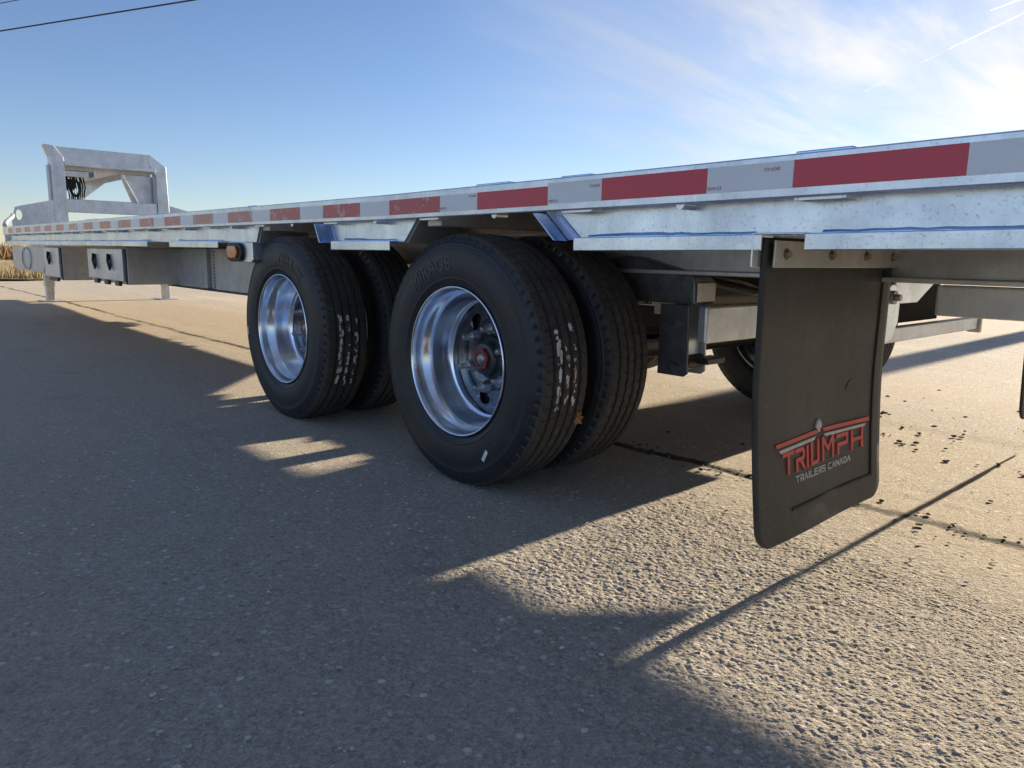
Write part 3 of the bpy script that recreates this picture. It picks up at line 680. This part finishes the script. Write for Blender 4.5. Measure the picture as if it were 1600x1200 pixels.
# ------------------------------------------------------------------ wheels
RTY = .393
def tyre_mesh():
    yc = .097
    prof = []   # (y, r, zone)  zone: 0 side, rib index>0 top of rib, -k groove bottom
    side = [(.012,.228),(.002,.236),(-.004,.246),(-.0075,.254),(-.0095,.256),(-.0085,.259),(-.0095,.263),(-.0125,.285),(-.0135,.305),(-.0125,.325),(-.0095,.345),(-.0100,.3465),(-.0085,.3485),(-.0070,.352),(-.0075,.3535),(-.0055,.3555),(-.0035,.360),(-.0040,.3615),(-.0020,.3635),(.0010,.370),(.0035,.376),(.0065,.383)]
    gro = [.045, .080, .114, .149]; gw = .0060; gd = .012
    prof += [(y, r, 's') for y, r in side]
    prof += [(.011,.388,'sh'),(.018,.3905,'r')]
    def crown(y): return .3905+.0030*(1-((y-yc)/.085)**2)
    for g in gro:
        prof += [(g-gw, crown(g),'rg'+str(g)), (g-gw*.75, crown(g)-gd,'g'+str(g)), (g+gw*.75, crown(g)-gd,'g'+str(g)), (g+gw, crown(g),'rg'+str(g))]
        nxt = {.045:.0625,.080:.097,.114:.1315}.get(g)
        if nxt: prof.append((nxt, crown(nxt), 'r'))
    prof += [(.176,.3905,'r'),(.183,.388,'sh')]
    prof += [(2*yc-y, r, 's') for y, r in reversed(side)]
    # angular samples: 66 pitches, each with a narrow sipe
    NP = 66; fr = [0, .02, .07, .09, .5, .75]; A = [(p+f)/NP*2*PI for p in range(NP) for f in fr]; NF = len(fr)
    k = len(prof); vs = []; fs = []; mats = []
    for i, a in enumerate(A):
        fi = i % NF; ph = (i/NF)
        zig = .0012 if fi in (0, 1, 2, 3) else -.0012
        for (y, r, zn) in prof:
            aa = a; yy_ = y
            if zn[0] in 'rg' : aa = a+(y-yc)*.9*(1 if y < yc else -1)*.6
            if 'g' in zn: yy_ = y+zig
            rr = r
            if fi in (1, 2):
                if zn == 'r' or zn.startswith('rg'): rr = r-.0026
                elif zn == 'sh': rr = r-.004
                elif zn == 's' and r > .374: yy_ = y+(.003 if y < yc else -.003); rr = r-.0015
            vs.append((rr*math.cos(aa), yy_, rr*math.sin(aa)))
    n = len(A)
    for i in range(n):
        i2 = (i+1) % n
        for j in range(k-1):
            fs.append((i*k+j, i*k+j+1, i2*k+j+1, i2*k+j)); mats.append(1 if prof[j][2] != 's' or prof[j+1][2] != 's' else 0)
    me = bpy.data.meshes.new('tyre'); me.from_pydata(vs, [], fs); me.materials.append(M_SIDE); me.materials.append(M_TREAD)
    me.polygons.foreach_set('material_index', mats)
    sm = [m_ == 0 for m_ in mats]; me.polygons.foreach_set('use_smooth', sm)
    bm = bmesh.new(); bm.from_mesh(me); bmesh.ops.recalc_face_normals(bm, faces=bm.faces); bm.to_mesh(me); bm.free()
    return me
TY = tyre_mesh()
def fillet(prof, n=3): return prof
rim_prof = [(.010,.229),(.002,.2345),(-.003,.2345),(-.0055,.2325),(-.005,.2295),(.000,.2270),(.012,.2252),(.026,.2240),(.036,.2215),(.046,.2150),(.056,.2090),(.070,.2062),(.088,.2040),(.104,.1995),(.116,.1955),(.126,.1925),(.1305,.1895),(.1300,.1860),(.133,.1835),(.142,.1815),(.156,.1805)]
rim_mb = MB().lathe_y(rim_prof, 96)
rim_mb.lathe_y([(.156,.1805),(.19,.1815),(.194,.229),(.196,.236)], 64)
RIM = rim_mb.build('rim', M_RIM, None, fix=True); rim_me = RIM.data; bpy.data.objects.remove(RIM)
# disc with three hand holes: sectors of an annulus around circular openings
def disc_mesh():
    mb = MB(); r0, r1 = .074, .1805; nh = 3; rh = .0285; rc = .142
    def yof(r): return .156+.008*math.sin(PI*min(1, max(0, (r1-r)/.05)))-.010*math.exp(-((r-.105)/.020)**2)
    for h_ in range(12):
        a0 = R(85+30*h_); a1 = a0+R(30); hole = h_ % 4 == 0+0 if False else (h_ % 4 == 1)
        am = (a0+a1)/2; n = 40; bd = []; q = n//4
        for i in range(q): bd.append((r0+(r1-r0)*i/q, a0))
        for i in range(q): bd.append((r1, a0+(a1-a0)*i/q))
        for i in range(q): bd.append((r1+(r0-r1)*i/q, a1))
        for i in range(q): bd.append((r0, a1+(a0-a1)*i/q))
        P = lambda r, a, d=0: (r*math.cos(a), yof(r)+d, r*math.sin(a))
        if hole:
            cxh, czh = rc*math.cos(am), rc*math.sin(am); vs = [P(r, a) for r, a in bd]; inner = []; mid = []
            for (r, a) in bd:
                px, pz = r*math.cos(a)-cxh, r*math.sin(a)-czh; l = math.hypot(px, pz); ux, uz = px/l, pz/l
                hx, hz = cxh+ux*rh, czh+uz*rh; inner.append((hx, yof(math.hypot(hx, hz)), hz)); 
                mxp = cxh+ux*(rh+(l-rh)*.35); mzp = czh+uz*(rh+(l-rh)*.35); mid.append((mxp, yof(math.hypot(mxp, mzp)), mzp))
            back = [(x, y+.020, z) for x, y, z in inner]; rimv = [(cxh+(x-cxh)*.93, y+.003, czh+(z-czh)*.93) for x, y, z in inner]
            k = len(bd); allv = vs+mid+inner+rimv+back; fs = []
            for lay in range(4):
                for j in range(k):
                    j2 = (j+1) % k; fs.append((lay*k+j, lay*k+j2, (lay+1)*k+j2, (lay+1)*k+j))
            mb.add(allv, fs, True)
        else:
            nr, na = 14, 6; vs = [P(r0+(r1-r0)*i/nr, a0+(a1-a0)*j/na) for i in range(nr+1) for j in range(na+1)]
            fs = [(i*(na+1)+j, i*(na+1)+j+1, (i+1)*(na+1)+j+1, (i+1)*(na+1)+j) for i in range(nr) for j in range(na)]
            mb.add(vs, fs, True)
    return mb
_o = disc_mesh().build('wheel_disc', M_DISC, None); disc_me = _o.data; bpy.data.objects.remove(_o)
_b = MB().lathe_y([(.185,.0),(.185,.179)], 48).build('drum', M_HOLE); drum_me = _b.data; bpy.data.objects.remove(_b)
_b = MB().lathe_y([(.158,.074),(.150,.072),(.146,.066),(.142,.060),(.134,.056),(.122,.0545),(.114,.052),(.112,.046),(.113,.03),(.113,.0)], 48).build('hub', M_HUB); hub_me = _b.data; bpy.data.objects.remove(_b)
_m = MB()
k6 = [(.037*math.cos(R(60*i+15)), .037*math.sin(R(60*i+15))) for i in range(6)]; i6 = [(.023*math.cos(R(15+60*i)), .023*math.sin(R(15+60*i))) for i in range(6)]
vs_ = [(x, .102, z) for x, z in k6]+[(x, .102, z) for x, z in i6]+[(x, .1135, z) for x, z in k6]+[(x, .108, z) for x, z in i6]; fs_ = []
for j in range(6):
    j2 = (j+1) % 6; fs_ += [(j, j2, 6+j2, 6+j), (j, 12+j, 12+j2, j2), (6+j, 6+j2, 18+j2, 18+j)]
_m.add(vs_, fs_); _b = _m.build('hub_ring', M_REDCAP); ring_me = _b.data; bpy.data.objects.remove(_b)
_m = MB().lathe_y([(.109,.024),(.107,.0215),(.103,.019),(.100,.013),(.0995,.0)], 24); _b = _m.build('hub_plug', M_STUD); plug_me = _b.data; bpy.data.objects.remove(_b)
_m = MB().lathe_y([(.160,.0225),(.146,.0225),(.143,.0195),(.124,.0165),(.122,.0145),(.122,.010),(.092,.0098),(.090,.008),(.090,0)], 16); _b = _m.build('wheel_stud', M_STUD); stud_me = _b.data; bpy.data.objects.remove(_b)
_m = MB().lathe_y([(.1015,.0042),(.0995,.0036),(.0985,.0)], 10); _b = _m.build('ring_bolt', M_STUD); rb_me = _b.data; bpy.data.objects.remove(_b)
# raised lettering bent round the sidewall
def arc_text(txt, radius, size, start_deg):
    me = text_mesh(txt, size, .0016); n = len(me.vertices); co = np.zeros(n*3); me.vertices.foreach_get('co', co); co = co.reshape(-1, 3)
    th = R(start_deg)-co[:, 0]/radius; r = radius+co[:, 1]
    out_ = np.stack([r*np.cos(th), -.0132-co[:, 2], r*np.sin(th)], 1)
    me.vertices.foreach_set('co', out_.ravel()); me.update(); me.materials.append(M_LETTER); return me
LET = [arc_text('MIRAGE', .302, .062, d) for d in (112, 66)]

def mkobj(name, me, parent, loc=(0,0,0), rot=(0,0,0)):
    o = bpy.data.objects.new(name, me); C.objects.link(o); o.parent = parent; o.location = loc; o.rotation_euler = rot; return o
def wheel(x, y, flip, front, detail, rot):
    wl = bpy.data.objects.new('wheel', rim_me); C.objects.link(wl); wl.parent = TR
    wl.location = (x, y, .385); wl.rotation_euler = (0, 0, PI if flip else 0)
    mkobj('tyre', TY, wl, rot=(0, rot, 0))
    mkobj('wheel_disc', disc_me, wl)
    if detail:
        mkobj('brake_drum', drum_me, wl)
        mkobj('hub', hub_me, wl); mkobj('hub_ring', ring_me, wl, (0, 0, 0)); mkobj('hub_plug', plug_me, wl)
        for i in range(6):
            a = R(15+60*i+0); mkobj('ring_bolt', rb_me, wl, (.0305*math.cos(a), .003, .0305*math.sin(a)))
            a = R(140+60*i); mkobj('wheel_stud', stud_me, wl, (.098*math.cos(a), 0, .098*math.sin(a)))
        mkobj('sidewall_lettering', LET[1 if front else 0], wl)
    return wl
YW = 1.4027
W_RO = wheel(-1.8088, YW, False, False, True, .3); W_RI = wheel(-1.8088, YW+.475, True, False, False, 1.0)
W_FO = wheel(-3.0183, YW, False, True, True, 1.9); W_FI = wheel(-3.0183, YW+.475, True, True, False, 2.2)
for x in (-1.8088, -3.0183):
    wheel(x, mir(YW), True, False, True, .7); wheel(x, mir(YW+.475), False, False, False, 1.3)
# sticker on the rear sidewall, label remains on the treads
def sticker(wl, ang, r, hx, hz, tilt):
    c_, s_ = math.cos(tilt), math.sin(tilt); cx_, cz_ = r*math.cos(ang), r*math.sin(ang)
    pts = [(cx_+a*c_-b*s_, cz_+a*s_+b*c_) for a, b in ((-hx,-hz),(hx,-hz),(hx,hz),(-hx,hz))]
    return MB().prism(pts, 'y', -.0152, -.0132).build('barcode_sticker', M_STICK, wl)
s1 = sticker(W_RO, R(-58), .312, .006, .019, R(-28)); s2 = sticker(W_FO, R(186), .327, .004, .018, R(4))
for k in range(5):
    pass
def tread_bits(wl, a0, a1, rows, n):
    mb = {0: MB(), 1: MB()}
    for _ in range(n):
        y = random.choice(rows)+random.uniform(-.006, .006); a = random.uniform(a0, a1); r = .3945; big_ = random.random() < .3; hw = random.uniform(.003, .006) if big_ else random.uniform(.001, .003); hl = random.uniform(.005, .016) if big_ else random.uniform(.0015, .007)
        vs = []
        for (da, dy_) in ((-hl,-hw),(hl*.3,-hw*1.2),(hl,-hw*.3),(hl*.7,hw),(-hl*.4,hw*1.1),(-hl,hw*.4)):
            aa = a+(da+random.uniform(-.001, .001))/r; rr = r+random.uniform(-.0010, .0012); vs.append((rr*math.cos(aa), y+dy_+random.uniform(-.0008, .0008), rr*math.sin(aa)))
        mb[0 if random.random() < .84 else 1].add(vs, [tuple(range(6))])
    for i, m_ in ((0, M_LABEL), (1, M_LEAF)):
        o = mb[i].build('label_residue', m_, wl); o['kind'] = 'stuff'
tread_bits(W_RO, R(-14), R(20), [.062, .066, .097, .125], 70)
tread_bits(W_FO, R(-30), R(12), [.062, .064, .097, .131], 90)
# dead leaf caught on the rear tyre
vs_ = []; 
for i in range(14):
    a = 2*PI*i/14; r = .020*(1 if i % 2 else .58)*random.uniform(.8, 1.15); vs_.append((r*math.cos(a), random.uniform(-.004, .004), r*math.sin(a)*1.3))
lf = MB().add(vs_+[(0, .005, 0)], [(i, (i+1) % 14, 14) for i in range(14)])
lfo = lf.build('dead_leaf', M_LEAF); lfo.location = (-1.8088+.372, 1.568, .385-.135); lfo.rotation_euler = (.2, .4, .7)
m_ = lfo.modifiers.new('solid', 'SOLIDIFY'); m_.thickness = .0008
tag(lfo, 'small orange dead leaf stuck to the tread of the nearest rear tyre', 'leaf')

# ------------------------------------------------------------------ mud flaps
def bend(y, z):
    t_ = max(0, (.70-z)/.6); s_ = max(0, (t_-.35)/.65)**1.6
    return .022*s_+.0, .026*s_
def flap(y0, y1, ztop, zbot, sgn, near):
    # rounded sheet, gridded for the bend; local frame at x = 0
    ny, nz = 40, 48; r = .05; g = .008; mb = MB(); vs = []
    for lay in (0, 1):
        for i in range(nz+1):
            z = ztop+(zbot+r-ztop)*i/(nz-16) if i <= nz-16 else zbot+r-r*math.sin(PI/2*(i-nz+16)/16)
            ins = 0
            if z < zbot+r: ins = r-math.sqrt(max(0, r*r-(zbot+r-z)**2))
            for j in range(ny+1):
                y = y0+ins+(y1-y0-2*ins)*j/ny
                yl = (y-y0)
                dx_, dy_ = bend(y, z); wv = .004*math.sin(yl*9+z*4)
                vs.append((-.77+dx_+wv+(0 if lay == 0 else -g), y+sgn*dy_, z))
    k = ny+1; o2 = (nz+1)*k; fs = []
    for i in range(nz):
        for j in range(ny):
            q = (i*k+j, i*k+j+1, (i+1)*k+j+1, (i+1)*k+j); fs.append(q); fs.append(tuple(v+o2 for v in q[::-1]))
    ring = [j for j in range(k)]+[i*k+ny for i in range(1, nz+1)]+[nz*k+j for j in range(ny-1, -1, -1)]+[i*k for i in range(nz-1, 0, -1)]
    for a in range(len(ring)):
        b = (a+1) % len(ring); fs.append((ring[a], ring[b], ring[b]+o2, ring[a]+o2))
    mb.add(vs, fs, True); fl = mb.build('mud_flap', M_FLAP, TR)
    return fl
FL = flap(1.368, 1.998, .760, .099, 1, True); FLF = flap(mir(1.998), mir(1.368), .760, .135, -1, False); FLF.location.x = .022
FL['label'] = 'black rubber mud flap with red and white lettering'
def onflap(u, v, d):   # point on the rear face of the near flap
    dx_, dy_ = bend(u, v); return (-.77+dx_+.004*math.sin((u-1.368)*9+v*4)+d, u+dy_, v)
def flap_poly(mb, poly, h, d0=-.001):
    k = len(poly); vs = [onflap(u, v, d0) for u, v in poly]+[onflap(u, v, h) for u, v in poly]
    mb.add(vs, [tuple(range(k, 2*k)), tuple(range(k))[::-1]]+[(j, (j+1) % k, k+(j+1) % k, k+j) for j in range(k)])
def flap_strip(mb, pts, wdt, h):
    # a stroked polyline of straight pieces, each finely divided so it follows the bend
    for (p, q) in zip(pts[:-1], pts[1:]):
        p = Vector(p); q = Vector(q); d = (q-p); l = d.length
        if l < 1e-6: continue
        d /= l; nrm = Vector((-d.y, d.x))*wdt/2; p2 = p-d*wdt*.45; q2 = q+d*wdt*.45
        n = max(1, int(l/.03))
        for i in range(n):
            a = p2+(q2-p2)*i/n; b = p2+(q2-p2)*(i+1)/n
            flap_poly(mb, [a-nrm, b-nrm, b+nrm, a+nrm], h)
# raised border
mb = MB(); flap_strip(mb, [(1.945,.690),(1.945,.165)], .007, .0035); flap_strip(mb, [(1.945,.165),(1.52,.165)], .006, .003); mb.build('flap_ridge', M_FLAPEDGE, FL)
mb = MB(); flap_strip(mb, [(1.800,.405),(1.808,.42),(1.822,.428)], .003, .0008); mb.build('scuff_mark', M_FLAPEDGE, FL)
def U(u): return u-.012   # measured positions include the bend
mb = MB()
flap_poly(mb, [(1.447,.324),(1.655,.329),(1.652,.320),(1.454,.315)], .003); mb.build('logo_stripe', M_LOGO_RED, FL)
mb = MB(); flap_poly(mb, [(1.676,.329),(1.925,.323),(1.931,.313),(1.686,.3195)], .003); mb.build('logo_stripe', M_LOGO_RED, FL)
mb = MB(); flap_poly(mb, [(1.464,.309),(1.641,.3135),(1.634,.306),(1.470,.301)], .003); mb.build('logo_stripe', M_LOGO_WHITE, FL)
mb = MB(); flap_poly(mb, [(1.684,.3135),(1.910,.308),(1.903,.301),(1.694,.306)], .003); mb.build('logo_stripe', M_LOGO_WHITE, FL)
# maple leaf emblem
lf_ = [(0,.017),(.004,.010),(.0085,.012),(.0075,.006),(.0145,.007),(.012,.001),(.016,-.002),(.006,-.009),(.0015,-.016)]
poly = lf_+[(-a, b) for a, b in reversed(lf_[1:])]
mb = MB(); flap_poly(mb, [(1.658+a, .337+b) for a, b in poly[::-1]], .004); mb.build('maple_leaf', M_LOGO_WHITE, FL)
GL = {'T': [[(0,1),(1,1)],[(.5,1),(.5,0)]], 'R': [[(0,1),(.85,1),(1,.85),(1,.62),(.8,.5),(.1,.5)],[(.1,.5),(.1,0)],[(.55,.5),(1,0)]], 'I': [[(.5,1),(.5,0)]],
 'U': [[(0,1),(0,0),(.8,0),(1,.15),(1,1)]], 'M': [[(0,0),(0,1),(.5,.42),(1,1),(1,0)]], 'P': [[(0,1),(1,1),(1,.5),(.1,.5),(.1,0)]], 'H': [[(0,1),(0,0)],[(1,1),(1,0)],[(0,.5),(1,.5)]],
 'A': [[(0,0),(.5,1),(1,0)]], 'L': [[(0,1),(0,0),(1,0)]], 'E': [[(1,1),(0,1),(0,0),(1,0)],[(.1,.5),(.85,.5)]], 'S': [[(1,1),(0,1),(0,.5),(1,.5),(1,0),(0,0)]], 'C': [[(1,1),(0,1),(0,0),(1,0)]],
 'N': [[(0,0),(0,1),(1,0),(1,1)]], 'D': [[(0,0),(0,1),(.7,1),(1,.7),(1,.3),(.7,0),(0,0)]]}
z0_, z1_ = .2525, .2955
for ch, a, b, zt in (('T',1.482,1.528,z1_), ('R',1.541,1.579,z1_), ('I',1.596,1.600,z1_), ('U',1.620,1.654,.302), ('M',1.680,1.733,.302), ('P',1.757,1.809,z1_), ('H',1.837,1.892,z1_)):
    mb = MB()
    for pl in GL[ch]: flap_strip(mb, [(a+(b-a)*u, z0_+(zt-z0_)*v) for u, v in pl], .0095, .003)
    mb.build('logo_letter', M_LOGO_RED, FL)
u = 1.541
for ch in 'TRAILERS CANADA':
    if ch == ' ': u += .012; continue
    wd = .003 if ch == 'I' else .0145
    mb = MB()
    for pl in GL[ch]: flap_strip(mb, [(u+wd*a, .2225+.0135*b) for a, b in pl], .0030, .002)
    mb.build('logo_letter', M_LOGO_WHITE, FL); u += wd+.0065
# bracket with bolts, holding frame
bk = MB().box(-.7615, -.7565, 1.387, 2.205, .700, .7535).build('flap_bracket', G_IN, TR, bevel=.0015)
for yb_ in (1.432, 1.632, 1.812, 1.968):
    MB().tube([(-.757, yb_, .727), (-.7545, yb_, .727)], .0115, 16).build('washer', M_STUD, bk)
    MB().tube([(-.7546, yb_, .727), (-.747, yb_, .727)], .0075, 6).build('bolt', M_BRASS, bk)
MB().box(-.7615, -.7565, mir(2.205), mir(1.387), .700, .7535).build('flap_bracket', G_IN, TR, bevel=.0015)
MB().prism([(-.780,.700),(-.776,.700),(-.776,.7625),(-.672,.7625),(-.672,.7665),(-.780,.7665)], 'y', 1.3350, 1.3835).build('flap_clip', G_WEB, TR, bevel=.0015)

# ------------------------------------------------------------------ utility pole and wires, contrails
def pole(x, y, label):
    p = MB().tube([(x, y, -.2), (x, y, 4.5), (x, y, 9.3)], [.175, .16, .13], 16).build('utility_pole', M_POLE)
    MB().box(x-.06, x+.06, y-.9, y+.9, 8.55, 8.67).build('cross_arm', M_POLE, p)
    for dy_ in (-.75, 0, .75): MB().tube([(x, y+dy_, 8.67), (x, y+dy_, 8.72), (x, y+dy_, 8.82)], [.03, .055, .025], 10).build('insulator', M_STUD, p)
    tag(p, label, 'utility pole', 'utility poles'); return p
pole(-2.08, 17.6, 'wooden utility pole whose shadow lies on the gravel behind the trailer')
wv = Vector((-.912, -.408, 0))
def wire(p0, z0w, label, rr):
    pts = []
    for i in range(41):
        t_ = i/40*62; q = Vector(p0)+wv*t_; pts.append((q.x, q.y, z0w-.0*(t_)))
    o = MB().tube(pts, rr, 6).build('power_line', M_WIRE); tag(o, label, 'cable', 'power lines'); return o
wire((-2.42, 17.6, 0), 7.72, 'lower thick dark overhead cable crossing the top left corner of the sky', .022)
wire((-2.5, 17.7, 0), 8.62, 'upper thin overhead cable just clipping the top left corner', .012)
pole(-2.08+wv.x*62, 17.6+wv.y*62, 'distant wooden utility pole at the far end of the power lines')
def faint(m):
    f = m.copy()
    for n_ in f.node_tree.nodes:
        if n_.type == 'MATH' and abs(n_.inputs[1].default_value-.075) < 1e-4: n_.inputs[1].default_value = .03
    return f
M_TRAIL2 = faint(M_TRAIL)
def contrail(d0, d1, wd, label, dist=6000):
    a = Vector(d0).normalized(); b = Vector(d1).normalized(); H_ = 9000*.0+dist
    a = a*(H_*.25/max(a.z, .05)); b = b*(H_*.25/max(b.z, .05))
    n = 14; pts = [a+(b-a)*i/n+Vector((random.uniform(-1, 1), random.uniform(-1, 1), random.uniform(-1, 1)))*wd*.15 for i in range(n+1)]
    rr = [wd*(.25+.75*math.sin(PI*min(1, (i+.6)/(n*.7)))**.5 if i < n*.4 else wd*random.uniform(.7, 1.1)/wd) for i in range(n+1)]
    o = MB().tube(pts, rr, 10, False).tube(pts, [q*.7 for q in rr], 10, False).tube(pts, [q*.4 for q in rr], 10, False).build('contrail', M_TRAIL2 if wd < 4 else M_TRAIL); tag(o, label, 'contrail', 'contrails'); return o
contrail((-.283,.923,.260), (-.235,.935,.273), 4.5, 'short bright contrail in the very top right corner of the sky')
contrail((-.318,.920,.228), (-.235,.937,.262), 5, 'longest bright contrail slanting in from the right edge')
contrail((-.345,.914,.216), (-.322,.919,.226), 3, 'faint short contrail below left of the longest one')
contrail((-.398,.897,.190), (-.376,.904,.201), 3, 'small lone contrail in the clouds left of the others')
contrail((-.978,.161,.132), (-.974,.190,.126), 2.6, 'tiny faint contrail low in the blue sky at the left')
